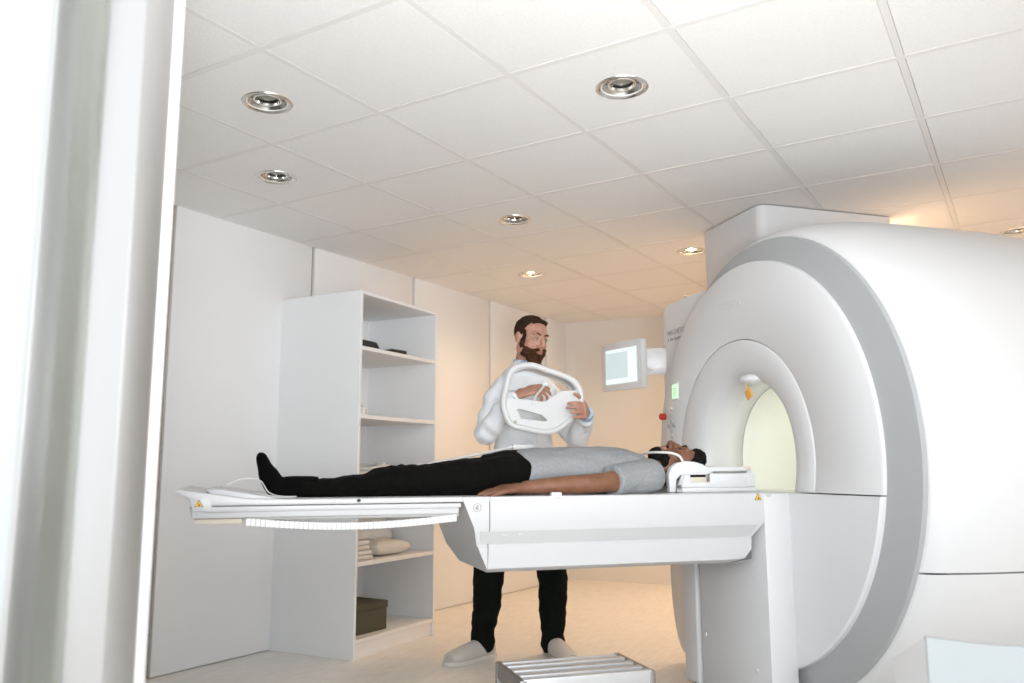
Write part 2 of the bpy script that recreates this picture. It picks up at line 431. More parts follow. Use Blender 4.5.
# third shelf, seen over the patient's shins
e = on_shelf('coil_cushion', .27, -.10, .92, .15, 'long pale coil cushion on the third shelf, above the patient\'s shins', 'cushion')
mb = MB(); mb.box(-.17, .30, -.12, .10, 0, .075, .03, 3); mb.build('pad', 'linen', e)
e = on_shelf('loop_coil', .34, -.10, .996, .1, 'white oval loop coil lying on the pale cushion of third shelf', 'coil')
mb = MB(); mb.tube([(-.2, 0, .012), (-.1, -.10, .012), (.08, -.10, .03), (.17, 0, .04), (.08, .10, .03), (-.1, .10, .012)], .011, 8, 5, closed=True); mb.build('loop', 'white', e)
mb = MB(); mb.box(.12, .2, -.04, .02, .01, .05, .012); mb.build('plug', 'cabedge', e)
# fourth shelf
for k in range(4):
    e = on_shelf('folded_cloth', .11+.01*(k % 2), -.12, .503+k*.027, .05*(k-1), ['lowest cream folded cloth of the fourth shelf\'s stack', 'second cream folded cloth from the bottom, fourth shelf', 'third cream folded cloth from the bottom, fourth shelf', 'topmost cream folded cloth on the fourth shelf\'s stack'][k], 'cloth', 'folded cloths on the fourth shelf')
    mb = MB(); mb.box(-.085, .12-.015*k, -.13, .13, 0, .026, .012, 3); mb.build('folded_body', 'cream' if k % 2 == 0 else 'linen', e)
def pillow_mesh(e, sx, sy, sz, m, seed):
    rows = []
    N = 18
    mb = MB(); bm = mb.bm
    top = [[None]*(N+1) for _ in range(N+1)]; bot = [[None]*(N+1) for _ in range(N+1)]
    for i in range(N+1):
        for j in range(N+1):
            u = i/N*2-1; v = j/N*2-1
            h = ((1-u**4)*(1-v**4))**.5
            pin = 1-.08*(1-abs(u))*(abs(v)**3)
            x = u*sx*(1-.07*(1-v*v)*0-.05*abs(u)**3*(1-v*v)); y = v*sy*pin
            wv = 1+.25*noise.noise(Vector((u*2.2, v*2.2, seed)))
            top[i][j] = bm.verts.new((x, y, sz*.5+sz*.5*h*wv)) 
            bot[i][j] = top[i][j] if (i in (0, N) or j in (0, N)) else bm.verts.new((x, y, sz*.5-sz*.5*h))
    for i in range(N):
        for j in range(N):
            bm.faces.new((top[i][j], top[i+1][j], top[i+1][j+1], top[i][j+1]))
            f = [bot[i][j], bot[i][j+1], bot[i+1][j+1], bot[i+1][j]]
            bm.faces.new(f)
    return mb.build('cushion_body', m, e, smooth='all')
e = on_shelf('pillow', .45, -.12, .503, 0, 'cream pillow lying flat at the front of the fourth shelf', 'pillow'); pillow_mesh(e, .16, .13, .09, 'cream', 2)
e = on_shelf('pillow', .53, .06, .508, 0, 'white pillow leaning upright at the back of the fourth shelf', 'pillow')
o = pillow_mesh(e, .19, .13, .10, 'linen', 5); o.rotation_euler = (R(64), R(-6), 0); o.location = (0, 0.02, .13)
e = on_shelf('storage_box', .21, -.05, .10, 0, 'dark olive flat box in the bottom compartment of shelf unit', 'box')
mb = MB(); mb.box(-.18, .18, -.18, .19, 0, .135, .006); mb.build('carton', 'olive', e)
mb = MB(); mb.box(-.185, .185, -.185, .195, .12, .16, .005); mb.build('lid', 'olive', e)

# ================================================================= scanner
G = Vector((1.017, 3.671, 0)); TR = R(17)
S = empty('mri_scanner', G, TR, label='large white ring-shaped scanner with grey rim on the right', cat='scanner')
ZC = 1.04; Cc = (0, 0, ZC); BY = .055
# round front cover, upper half (with the bore mouth) and lower half
mb = MB(); mb.lathe([(.03, .845), (.004, .842), (0, .836), (-.006, .70), (-.008, .535), (-.004, .527), (.03, .527), (.05, .6), (.05, .845)], 'x', Cc, 128, closed_prof=True)

for v in mb.bm.verts:
    rr = math.hypot(v.co.y, v.co.z-ZC)
    if rr < .6 and v.co.x < .04: v.co.y += BY
    if rr > .65: v.co.y *= .972; v.co.z = ZC+(v.co.z-ZC)*1.02
mb.cut((0, 0, .908), (0, 0, -1)); mb.build('front_cover', 'cover', S)
mb = MB(); mb.lathe([(.05, .524), (-.004, .524), (-.008, .517), (-.007, .47), (-.002, .425), (.010, .385), (.035, .358), (.08, .343), (.14, .339), (.219, .337), (.221, .36), (.2, .40), (.08, .5)], 'x', (0, BY, ZC), 128, closed_prof=True)
mb.cut((0, 0, .908), (0, 0, -1)); mb.build('bore_funnel', 'cover', S, smooth='all')
mb = MB(); mb.lathe([(.222, .335), (1.28, .335), (1.28, .35), (.223, .35)], 'x', (0, BY, ZC), 96, closed_prof=True); mb.build('bore_tube', 'bore', S)
mb = MB(); mb.box(.02, 1.28, -.27, .27, .86, .903, .004); mb.build('bore_floor', 'bore', S)
mb = MB(); mb.lathe([(.05, .001), (.05, .845), (.004, .842), (-.002, .834), (-.004, .001)], 'x', Cc, 128); bmesh.ops.scale(mb.bm, vec=(1, .972, 1.02), space=Matrix.Translation((0, 0, -ZC)), verts=mb.bm.verts); mb.cut((0, 0, .903), (0, 0, 1)); mb.build('lower_front_cover', 'cover2', S)
def ecc(mb, r0, r1):
    for v in mb.bm.verts:
        rr = math.hypot(v.co.y, v.co.z-ZC)
        k = max(0, min(1, (rr-r0)/(r1-r0)))
        if v.co.z < .02: k = 1
        v.co.y = v.co.y*(1-k)+k*(-.07+.918*v.co.y)
        if v.co.z > .02: v.co.z = ZC+(v.co.z-ZC)*(1-.018*k)
# grey chamfer ring, rim and big shell
mb = MB(); mb.lathe([(.03, .79), (.014, .80), (.045, .962), (.055, .966), (.09, .966), (.09, .79)], 'x', Cc, 128, closed_prof=True, zmin=.012); ecc(mb, .86, .90); mb.build('grey_ring', 'ring', S)
shell = [(.062, .95), (.062, .966), (.068, .978), (.10, 1.0), (.14, 1.015), (.2, 1.030), (.3, 1.046), (.42, 1.056), (.6, 1.06), (1.0, 1.06), (1.2, 1.05), (1.35, 1.03), (1.45, .98), (1.47, .34), (1.3, .34)]
zs = .65
mb = MB(); mb.lathe(shell, 'x', Cc, 160, zmin=.0); mb.cut((0, 0, zs+.003), (0, 0, -1), False); ecc(mb, .86, .90); mb.build('upper_shell', 'cover', S)
mb = MB(); mb.lathe(shell, 'x', Cc, 160, zmin=.0); mb.cut((0, 0, zs-.003), (0, 0, 1), False); ecc(mb, .86, .90); mb.build('lower_shell', 'cover', S)
shi = [(.15, .96), (.15, .996), (.3, 1.034), (.6, 1.046), (1.0, 1.046), (1.3, 1.01), (1.4, .95), (1.42, .34)]
mb = MB(); mb.lathe(shi, 'x', Cc, 96, zmin=.012); ecc(mb, .86, .90); mb.build('inner_frame', 'softgap', S)
# wing panel behind the ring on the far side, with the printed name
def rrect(y0, y1, z0, z1, rt, rb, left=True, n=8):
    pts = [(y0, z0), (y1-rb[0], z0)]
    for k in range(1, n+1): a = -PI/2+PI/2*k/n; pts.append((y1-rb[0]+rb[0]*math.cos(a), z0+rb[1]+rb[1]*math.sin(a)))
    pts.append((y1, z1-rt))
    for k in range(1, n+1): a = PI/2*k/n; pts.append((y1-rt+rt*math.cos(a), z1-rt+rt*math.sin(a)))
    pts.append((y0, z1)); return pts
mb = MB(); mb.prism(rrect(.45, .985, .06, 1.90, .07, (.14, .42)), .12, .46, 'x', .008); wing = mb.build('wing_panel', 'cover', S)
mb = MB(); mb.box(.14, .44, .50, .90, 1.896, 1.903); mb.build('top_strip', 'gap', S)
def text(name, s, size, loc, rot, m, parent, ext=.0006, align='CENTER'):
    cu = bpy.data.curves.new(name, 'FONT'); cu.body = s; cu.size = size; cu.extrude = ext; cu.align_x = align; cu.align_y = 'CENTER'
    o = bpy.data.objects.new(name+'_c', cu); C.objects.link(o)
    me = bpy.data.meshes.new_from_object(o.evaluated_get(bpy.context.evaluated_depsgraph_get())); me.name = name
    bpy.data.objects.remove(o)
    me.materials.clear(); me.materials.append(M[m])
    q = bpy.data.objects.new(name, me); C.objects.link(q); q.parent = parent; q.location = loc; q.rotation_euler = rot
    return q
FACE = (R(90), 0, R(-90))              # lies on a face looking along -x
text('lettering', 'MAGNETOM ESSENZA', .040, (.119, .925, 1.735), FACE, 'text', S, align='LEFT')
text('lettering', 'A Tim System', .026, (.119, .925, 1.70), FACE, 'text', S, align='LEFT')
text('lettering', 'SIEMENS', .052, (-.0088, .082, 1.735), FACE, 'fainttext', S)
# ceiling box (turret) above
rc = []
for (cx_, cy_, a0_) in ((1.26, 1.04, 0), (.50, 1.04, 90), (.50, .54, 180), (1.26, .54, 270)):
    for k in range(7): rc.append((cx_+.05*math.cos(R(a0_+15*k)), cy_+.05*math.sin(R(a0_+15*k))))
mb = MB(); mb.prism(rc, 1.35, HC-.006, 'z'); mb.build('ceiling_box', 'cover', S)
mb = MB(); mb.tube([(.45, 1.02, 2.0), (.42, 1.15, 2.0), (.40, 1.30, 2.01)], .006, 6, 3); mb.tube([(.42, 1.15, 2.0), (.40, 1.24, 2.03)], .006, 6, 2); mb.build('wire_bracket', 'white', S)
# laser hood, hanging tag
mb = MB(); mb.ball((.03, -.01, 1.385), (.045, .07, .026), 20); mb.build('laser_hood', 'cover', S, smooth='all')
mb = MB(); mb.tube([(.0, -.012, 1.37), (-.002, -.016, 1.335)], .0025, 6, 2); t_ = mb.build('tag_cord', 'orange', S)
mb = MB(); mb.box(-.004, .004, -.022, .022, -.020, .020, .002, mtx=Matrix.Translation((-.002, -.036, 1.320)) @ Matrix.Rotation(R(62), 4, 'X')); mb.build('orange_tag', 'orange', S)
# keypad, display, emergency button
mb = MB(); mb.box(-.010, .002, .585, .650, 1.345, 1.435, .003); d_ = mb.build('display_bezel', 'cover', S)
mb = MB(); mb.box(-.0125, -.008, .590, .645, 1.352, 1.424); mb.build('display', 'lcd', S)
for k in range(4):
    mb = MB(); mb.box(-.0135, -.012, .60, .60+.034-.006*(k % 2), 1.40-.011*k, 1.4035-.011*k); mb.build('display_line', 'text', S)
mb = MB(); mb.lathe([(-.03, .0005), (-.03, .014), (-.026, .017), (.0, .017)], 'x', (0, .752, 1.268), 16); mb.build('stop_button', 'red', S)
kc = (.668, 1.215)
for (dy, dz, r) in ((0, .055, .009), (0, -.055, .009), (.032, 0, .009), (-.032, 0, .009), (0, .025, .011), (0, -.025, .011), (0, .088, .007), (0, -.085, .007), (.018, .0, .009), (-.018, 0, .009)):
    mb = MB(); mb.lathe([(-.013, .0005), (-.013, r), (-.002, r*1.05)], 'x', (0, kc[0]+dy, kc[1]+dz), 12); mb.build('key', 'greyp' if abs(dy)+abs(dz) < .06 else 'beigep', S)
for yy in (.63, .60):
    mb = MB(); mb.lathe([(-.0115, .0005), (-.0115, .012), (-.002, .012)], 'x', (0, yy, 1.10), 12); mb.build('key', 'beigep', S)
# docking column below the table
mb = MB(); mb.prism([(-.138, -.317), (0, -.288), (0, .205), (-.138, .205)], .06, .902, 'z', .004); mb.build('dock_column', 'cover2', S)
mb = MB(); mb.box(-.150, .0, .222, .345, .07, .86, .012, 3); mb.build('column_side_panel', 'cover', S)
mb = MB(); mb.box(-.11, .0, -.30, .33, .0, .07); mb.build('column_foot', 'gap', S)
for (yy, zz) in ((.17, .29), (-.22, .22)):
    mb = MB(); mb.lathe([(-.143, .0005), (-.143, .010), (-.134, .013)], 'x', (0, yy, zz), 12); mb.build('bolt_cap', 'white', S)
# light inside the bore (its own tunnel lamp)
l = bpy.data.lights.new('bore_lamp', 'POINT'); l.energy = 1.25; l.color = (1.0, 1.0, 0.88); l.shadow_soft_size = .06
o = bpy.data.objects.new('bore_lamp', l); C.objects.link(o); o.location = G + Matrix.Rotation(TR, 3, 'Z') @ Vector((.55, 0, 1.22))

# monitor on the gantry's far side
MO = empty('scanner_monitor', G + Matrix.Rotation(TR, 3, 'Z') @ Vector((-.055, 1.12, 1.575)), 0, label='small flat monitor on a white arm beside the scanner, screen lit', cat='monitor')
MO.rotation_euler = (0, 0, R(-57))
def mm(name, mb, m, p=MO): return mb.build(name, m, p)
mm('casing', MB().box(-.168, .168, -.02, .02, -.135, .135, .006), 'cover')
mm('bezel', MB().box(-.170, .170, -.026, -.018, -.137, .137, .003), 'bezel')
mm('screen', MB().box(-.135, .135, -.0275, -.025, -.10, .10), 'screen')
mm('toolbar', MB().box(.06, .13, -.029, -.027, -.09, .09), 'screen2')
mm('toolbar', MB().box(-.13, .13, -.0292, -.027, -.097, -.07), 'screen2')
mm('toolbar', MB().box(-.13, .13, -.0292, -.027, .08, .097), 'screen2')
mb = MB(); 
inv = (Matrix.Translation(MO.location) @ Matrix.Rotation(R(-57), 4, 'Z')).inverted()
def sc2mo(x, y, z): return inv @ (G + Matrix.Rotation(TR, 3, 'Z') @ Vector((x, y, z)))
mb.tube([Vector((.10, .03, -.005)), sc2mo(.02, 1.02, 1.59), sc2mo(.12, .97, 1.59), sc2mo(.25, .93, 1.59)], [(.075, .018)]*4, 4*4, 5, flat=(0, 0, 1)); mm('arm', mb, 'cover')

# ================================================================= patient table
TB = empty('patient_table', G, TR, label='long white patient table sliding into the scanner', cat='table')
def tb(name, mb, m='table', **k): return mb.build(name, m, TB, **k)
# body: upper part, recess band, lower part, with slanted foot end
def slant(pts_xz, y0, y1, bev=.004): return MB().prism(pts_xz, y0, y1, 'y', bev)
sec = [(-.32, .903), (-.32, .795), (-.292, .738), (-.298, .730), (-.288, .655), (-.26, .64), (.16, .64), (.27, .70), (.31, .79), (.32, .903)]
def xe(z): 
    P_ = [(.903, -1.345), (.885, -1.342), (.79, -1.298), (.741, -1.287), (.648, -1.244), (.63, -1.235)]
    for (z0, x0), (z1, x1) in zip(P_, P_[1:]):
        if z >= z1: return x0+(x1-x0)*(z0-z)/(z0-z1)
    return P_[-1][1]
def xr(z): return -.140 if z > .79 else (-.188 if z < .735 else -.188+(z-.735)/.055*.048)
def seg_body(f0, f1):
    mb = MB(); mb.rings([[Vector((f(z), y, z)) for (y, z) in sec] for f in (f0, f1)]); return mb
XS = -1.245
mb = seg_body(xe, lambda z: max(XS-.0016, xe(z)+.003)); tb('end_cap', mb)
mb = seg_body(lambda z: max(XS+.0016, xe(z)+.0), xr); tb('table_body', mb)
mb = MB(); mb.prism([(-1.28, .785), (-.17, .785), (-.19, .742), (-1.27, .742)], -.317, -.296, 'y'); 
o = mb.bm
for v in mb.bm.verts:
    zz = v.co.z; base = -.321+(.795-zz)/.057*.028
    v.co.y = base-.0012 if v.co.y < -.31 else base+.01
tb('recess_band', mb, 'tablegrey', smooth=False)
mb = MB(); mb.prism([(-.30, .641), (-.19, .655), (-.188, .69), (-.215, .658)], -.296, -.288, 'y'); tb('dark_corner_wedge', mb, 'gap')  # dark wedge at the lower right corner of the table body
# sliding tabletop with raised ends
top = [(-2.285, .935), (-2.27, .941), (-2.23, .933), (-2.17, .925), (-2.05, .908), (-1.9, .905), (-.10, .905), (-.10, .889), (-2.20, .887), (-2.225, .905), (-2.27, .925)]
mb = MB(); mb.prism(top, -.315, .315, 'y', .003); tb('tabletop', mb)
mb = MB(); mb.prism([(-2.21, .885), (-1.345, .885), (-1.345, .868), (-2.19, .866)], -.312, .312, 'y', .005); tb('tabletop_rail', mb)
mb = MB(); mb.prism([(-2.235, .884), (-1.35, .884), (-1.35, .846), (-2.225, .846)], -.300, .300, 'y', .006, 3); tb('under_rail', mb)
mb = MB(); mb.prism([(-2.22, .845), (-2.07, .845), (-2.07, .828), (-2.215, .828)], -.29, .29, 'y', .003); tb('rail_foot', mb, 'beigep')
mb = MB(); mb.prism([(-2.068, .845), (-1.35, .845), (-1.35, .838), (-2.068, .838)], -.29, .29, 'y', .002); tb('under_plate', mb, 'tablegrey')
mb = MB(); mb.prism([(-2.16, .905), (-2.19, .940), (-2.14, .938), (-1.99, .914), (-1.95, .905)], -.27, .27, 'y', .006, 2); tb('foot_rest', mb)
# hanging link chain under the tabletop: each link a piece
NL = 46
for k in range(NL):
    u = (k+.5)/NL; x = -2.06+u*.70; z = .834-.020*math.sin(PI*u)
    mb = MB(); mb.box(-.0075, .0075, -.018, .018, -.012, .012, .001, 1)
    if k == 0: lk = mb.build('chain_link', 'white', TB); lkm = lk.data
    else:
        mb.bm.free(); lk = bpy.data.objects.new('chain_link', lkm); C.objects.link(lk); lk.parent = TB
    lk.location = (x, -.288, z)
mb = MB(); mb.box(-2.06, -1.35, -.30, .30, .8405, .8465); tb('slide_gap', mb, 'softgap')
# warning signs
def warn(x, z, s, y):
    mb = MB(); mb.prism([(x-s*1.08, z-s*.66), (x+s*1.08, z-s*.66), (x, z+s*1.2)], y-.0006, y+.0004, 'y'); tb('sign_border', mb, 'black')
    mb = MB(); mb.prism([(x-s*.88, z-s*.54), (x+s*.88, z-s*.54), (x, z+s*.97)], y-.0012, y, 'y'); tb('warning_sign', mb, 'yellow')
    mb = MB(); mb.prism([(x-s*.32, z-s*.34), (x+s*.36, z-s*.34), (x+s*.40, z-s*.1), (x+s*.1, z+s*.02), (x+.0, z+s*.34), (x-s*.10, z+s*.30), (x-s*.12, z-s*.1)], y-.0018, y, 'y'); tb('hand_symbol', mb, 'black')
warn(-.165, .888, .0145, -.3206)
warn(-2.205, .893, .0125, -.3158)
mb = MB(); mb.prism([(-2.235, .91), (-2.17, .92), (-2.165, .872), (-2.222, .872)], -.3155, -.30, 'y', .002); tb('end_plate', mb)
# round type sign on the end cap
mb = MB(); mb.lathe([(-.0006, .015), (-.0006, .0128), (.001, .0128), (.001, .015)], 'y', (-1.290, -.3205, .868), 24, closed_prof=True); tb('round_sign', mb, 'text')
mb = MB(); mb.ball((-1.290, -.3205, .875), (.003, .0008, .003), 8); mb.box(-1.294, -1.286, -.3213, -.320, .860, .872); mb.box(-1.298, -1.292, -.3213, -.320, .864, .869); tb('figure_symbol', mb, 'text')
for x in (-1.19, -1.13):
    mb = MB(); mb.ball((x, -.306, .772), (.014, .008, .005), 12); tb('screw_cap', mb, 'table')
for (x0, x1) in ((-1.015, -.975),):
    mb = MB(); mb.box(x0, x1, -.322, -.300, .895, .918, .003); tb('rail_clip', mb)
mb = MB(); mb.ball((-1.70, -.312, .898), (.009, .006, .006), 10); tb('small_black_knob', mb, 'black')
# far side rail
mb = MB(); mb.tube([(-1.40, .24, 1.015), (-1.2, .24, 1.05), (-.98, .24, 1.095)], .006, 8, 3)
for x, z in ((-1.40, 1.015), (-.98, 1.09)): mb.tube([(x, .245, .90), (x, .24, z)], .006, 8, 2)
tb('far_side_rail', mb, 'white')
mb = MB(); mb.box(-.99, -.90, .225, .255, 1.080, 1.104, .004); tb('rail_end_block', mb, 'white')
# cables at the foot end
ca = MB(); 
ca.tube([(-2.14, -.20, .942), (-2.12, -.21, .955), (-2.07, -.2, .972), (-2.02, -.18, .965), (-1.99, -.17, .925), (-1.95, -.2, .912), (-1.90, -.22, .911), (-1.96, -.24, .911), (-2.03, -.23, .925)], .002, 6, 5)
o = ca.build('coiled_cable', 'white'); o.location = G; o.rotation_euler = (0, 0, TR); tag(o, 'thin white cable looped on the table beside the patient\'s feet', 'cable')

# ================================================================= head coil base
HCo = empty('head_coil', G, TR, label='white open head coil cradle on the table under the patient\'s head', cat='coil')
def hc(name, mb, m='coil', **k): return mb.build(name, m, HCo, **k)
hc('base_plate', MB().box(-.40, -.055, -.15, .15, .905, .925, .006))
arch = [(-.455, .907), (-.458, .975), (-.445, 1.005), (-.42, 1.022), (-.38, 1.030), (-.34, 1.027), (-.305, 1.018), (-.285, 1.006), (-.12, 1.006), (-.10, .998), (-.10, .99), (-.26, .988), (-.285, .975), (-.405, .975), (-.425, .955), (-.43, .907)]
for sgn in (-1, 1):
    y0, y1 = (-.152, -.122) if sgn < 0 else (.122, .152)
    hc('side_arch', MB().prism(arch, y0, y1, 'y', .004))
    hc('side_wall', MB().prism([(-.40, .925), (-.10, .925), (-.10, .962), (-.115, .980), (-.27, .980), (-.27, .945), (-.36, .945), (-.36, .980), (-.40, .980)], y0+.004, y1-.004, 'y', .002))
    hc('window_pad', MB().box(-.358, -.285, y0+.009, y1-.009, .944, .966, .002), 'beigep')
    hc('grey_catch', MB().prism([(-.418, .935), (-.402, .975), (-.388, .975), (-.404, .935)], y0-.003, y0+.01, 'y', .001), 'tablegrey')
    hc('foot_peg', MB().box(-.425, -.40, y0-.003, y0+.01, .907, .918, .002), 'greyp')
    hc('rear_connector', MB().box(-.145, -.062, y0+.005, y1-.005, .925, .982, .006))
    hc('rear_socket', MB().box(-.13, -.085, y0+.001, y1-.01, .992, 1.010, .002), 'beigep')
hc('rear_bridge', MB().box(-.095, -.065, -.14, .14, .925, 1.002, .008))
mb = MB(); mb.rings([[Vector((x, .10*math.sin(a_)*s_, .985-.075*math.cos(a_)*s_)) for a_ in [(-1.15+2.3*k/12) for k in range(13)]] + [Vector((x, .112*math.sin(a_)*s_, .985-.088*math.cos(a_)*s_)) for a_ in [(1.15-2.3*k/12) for k in range(13)]] for x, s_ in ((-.41, 1), (-.2, 1))]); hc('cradle', mb, 'white')
st = MB(); st.tube([(-.475, .085, 1.05), (-.476, .04, 1.062), (-.474, -.02, 1.066), (-.455, -.08, 1.066), (-.425, -.118, 1.062), (-.398, -.135, 1.048), (-.385, -.14, 1.02)], .0052, 8, 5)
hc('chin_tube', st, 'linen')

# ================================================================= step stool
ST = empty('step_stool', G + Matrix.Rotation(TR, 3, 'Z') @ Vector((-.745, .19, 0)), TR, label='low metal step stool with slatted top at the bottom of the photo', cat='stool')
def stl(name, mb, m='alu'): return mb.build(name, m, ST)
x0, x1, y0, y1, zt = -.272, .272, -.165, .165, .20
stl('front_rail', MB().box(x0, x1, y0-.012, y0+.012, zt-.075, zt, .004))
stl('rear_rail', MB().box(x0, x1, y1-.012, y1+.012, zt-.06, zt-.006, .004))
for x in (x0, x1): stl('side_plate', MB().box(x-.012 if x < 0 else x-.008, x+.008 if x < 0 else x+.012, y0, y1, zt-.07, zt-.004, .003), 'steel')
for k, y in enumerate((-.085, .0, .085)): stl('slat', MB().box(x0+.008, x1-.008, y-.018, y+.018, zt-.022, zt-.002, .004))
stl('under_tray', MB().box(x0+.006, x1-.006, y0+.01, y1-.01, zt-.062, zt-.055), 'steel')
for x in (x0, x1):
    for y in (y0, y1):
        l_ = stl('leg', MB().box(x-.014, x+.014, y-.013, y+.013, .012, zt-.004, .004), 'steel')
        MB().box(x-.018, x+.018, y-.017, y+.017, 0, .02, .005).build('rubber_foot', 'greyp', l_)
        stl('corner_screw', MB().ball((x, y-.0135, zt-.03), (.004, .003, .004), 8), 'greyp')

# ================================================================= sloped white cover, bottom right
N0 = W(926, 637, 1.75); 
BX = empty('white_cover_box', (N0.x, N0.y, 0), R(-6), label='plain white box-like cover in the bottom right corner, close to camera', cat='cover')
zt = N0.z
mb = MB(); n_ = 14; hh = []
for k in range(n_+1):
    u = k/n_; hh.append((u*.62, zt-.018*math.sin(min(1, u/.35)*PI/2)*math.exp(-max(0, u-.18)*1.2)))
pts = [(0, .03)]+[(x, z) for x, z in hh]+[(.62, .03)]
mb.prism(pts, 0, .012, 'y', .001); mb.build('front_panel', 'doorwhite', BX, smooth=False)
mb = MB(); mb.prism([(0.004, .03), (0.004, zt-.002), (.22, zt-.085), (.22, .03)], 0, .012, 'x', .001); mb.build('side_panel', 'cover2', BX, smooth=False)
mb = MB(); mb.prism([(0.006, zt-.05), (.22, zt-.10), (.22, zt-.11), (.006, zt-.06)], .012, .61, 'x'); mb.build('inner_tray', 'cover2', BX, smooth=False)
mb = MB(); mb.box(.60, .62, .012, .22, .03, zt-.12); mb.box(.0, .62, .21, .222, .03, zt-.12); mb.build('rear_panels', 'cover2', BX, smooth=False)
mb = MB(); mb.box(.02, .60, .02, .20, .0, .03); mb.build('base', 'greyp', BX)

# ================================================================= people
def head(mb, c, f, u, s=1.0, beard=False):
    """adds a head; returns frame function"""
    f = Vector(f).normalized(); u = Vector(u); u = (u-f*u.dot(f)).normalized(); r = f.cross(u)
    rot = Matrix((r, f, u)).transposed()
    c = Vector(c)
    def P(x, y, z): return c + rot @ (Vector((x, y, z))*s)
    def B(p, rad, extra=None): mb.ball(P(*p), tuple(q*s for q in rad), 16, rot @ extra if extra else rot)
    B((0, -.012, .036), (.076, .098, .084))
    B((0, .012, .02), (.070, .082, .075))
    B((0, .026, -.03), (.060, .066, .078))
    B((0, .048, -.082), (.038, .036, .030))
    for sg in (-1, 1):
        B((sg*.040, .045, -.03), (.026, .032, .030))
        B((sg*.052, .005, -.055), (.020, .045, .040))
        B((sg*.030, .079, .030), (.026, .014, .009))
        B((sg*.014, .099, -.032), (.010, .012, .009))
        B((sg*.079, -.012, -.002), (.009, .019, .032), Matrix.Rotation(sg*.25, 3, 'Z') @ Matrix.Rotation(.15, 3, 'X'))
        B((sg*.081, -.004, -.024), (.007, .010, .012))
        B((sg*.031, .074, .008), (.0155, .012, .0105))
    mb.tube([P(0, .086, .028), P(0, .098, .004), P(0, .110, -.022), P(0, .106, -.034)], [(.008*s, .009*s), (.009*s, .010*s), (.013*s, .013*s), (.010*s, .010*s)], 10, 3)
    B((0, .110, -.026), (.012, .012, .011))
    B((0, .086, -.050), (.024, .014, .012))
    B((0, .093, -.058), (.023, .0085, .0055))
    B((0, .092, -.069), (.020, .0085, .0065))
    return P, rot
def hand(mb, wrist, d, nrm, s=1.0, curls=(.5, .5, .5, .5), thumb=(.6, .3), side=1, spread=.1, palm=(.0, )):
    """wrist point, d towards the fingers, nrm out of the palm; side=+1 puts the thumb on d x nrm"""
    d = Vector(d).normalized(); nrm = Vector(nrm); nrm = (nrm-d*nrm.dot(d)).normalized(); t = d.cross(nrm)*side
    wrist = Vector(wrist)
    kn = wrist + d*.085*s
    mb.tube([wrist-d*.02*s, wrist+d*.02*s, wrist+d*.055*s, kn, kn+d*.008*s], [(.024*s, .019*s), (.030*s, .018*s), (.041*s, .016*s), (.040*s, .013*s), (.034*s, .009*s)], 14, 3, flat=t)
    L = [(.044, .026, .020), (.048, .030, .021), (.045, .028, .020), (.035, .021, .018)]
    for k in range(4):
        off = (1.5-k)*.0205*s
        p = kn + t*off - d*(.004+.004*abs(k-1.2))*s
        ang = 0; pts = [p-d*.02*s, p]; dd = (d + t*(1.5-k)*spread).normalized()
        for j, l in enumerate(L[k]):
            ang += curls[k]*(1.0 if j else .8)
            q = dd*math.cos(ang)+nrm*math.sin(ang)
            p = p+q*l*s; pts.append(p)
        rr = [.0098*s, .0098*s, .0090*s, .0082*s, .0066*s]
        mb.tube(pts, rr, 10, 3); mb.ball(pts[-1], .0072*s, 8)
    p = wrist + d*.022*s + t*.026*s; q = (d*.62+t*.75+nrm*thumb[1]).normalized()
    p1 = p+q*.036*s; q2 = (q*(1-thumb[0])+(d*.8+nrm*.6*thumb[0]*2)*thumb[0]).normalized(); p2 = p1+q2*.032*s; q3 = (q2+nrm*thumb[0]*.8-t*.2).normalized(); p3 = p2+q3*.024*s
    mb.tube([wrist+d*.005*s+t*.008*s, p, p1, p2, p3], [.014*s, .0165*s, .0120*s, .0108*s, .0078*s], 10, 3); mb.ball(p3, .0088*s, 8)
def fold(scale, amp, stretch=(1, 1, 1), lo=0):
    st_ = Vector(stretch)
    def f(p):
        q = Vector((p.x*st_.x, p.y*st_.y, p.z*st_.z))*scale
        n = noise.noise(q); n2 = noise.noise(q*2.3+Vector((5, 3, 1)))
        return amp*((1-abs(n)*2.2)*.7 + n2*.5 + lo)
    return f

# ---------------------------------------------------------------- standing man
TM = empty('person', W(512, 655, 4.72)*Vector((1, 1, 0)) if False else (0.02, 4.72, 0), 0, label='bearded man standing behind the table in white jacket, holding a white coil', cat='person')
org = Vector((0.02, 4.72, 0)); offm = Matrix.Translation(-org)
def finish(mb): 
    bmesh.ops.transform(mb.bm, matrix=offm, verts=mb.bm.verts); return mb
fx = Vector((.50, -.86, 0)); rx = Vector((-.86, -.50, 0))   # his facing and his right
neck = W(525, 368, 4.70); chest = W(523, 405, 4.71); waist = W(523, 447, 4.73); hips = W(522, 480, 4.74)
shR = W(499, 396, 4.60); shL = W(551, 397, 4.82)
elR = W(485, 434, 4.50); wrR = W(516, 396, 4.36)
elL = W(577, 440, 4.64); wrL = W(586, 413, 4.345)
hipR = hips+rx*.09+Vector((0, 0, -.03)); hipL = hips-rx*.09+Vector((0, 0, -.03))
knR = W(490, 566, 4.62); anR = W(483, 642, 4.70)
knL = W(552, 568, 4.70); anL = W(553, 646, 4.76)
hcn = W(531, 339, 4.63)
hf = Vector((.60, -.78, -.22)); hu = Vector((.10, -.04, 1))
mb = MB()
Hd, hrot = head(mb, hcn, hf, hu, 1.05)
mb.tube([neck-Vector((0, 0, .04)), neck+Vector((0, 0, .03)), hcn-Vector((0.02, -.03, .06))], [(.062, .058), (.056, .056), (.056, .056)], 14, 4)
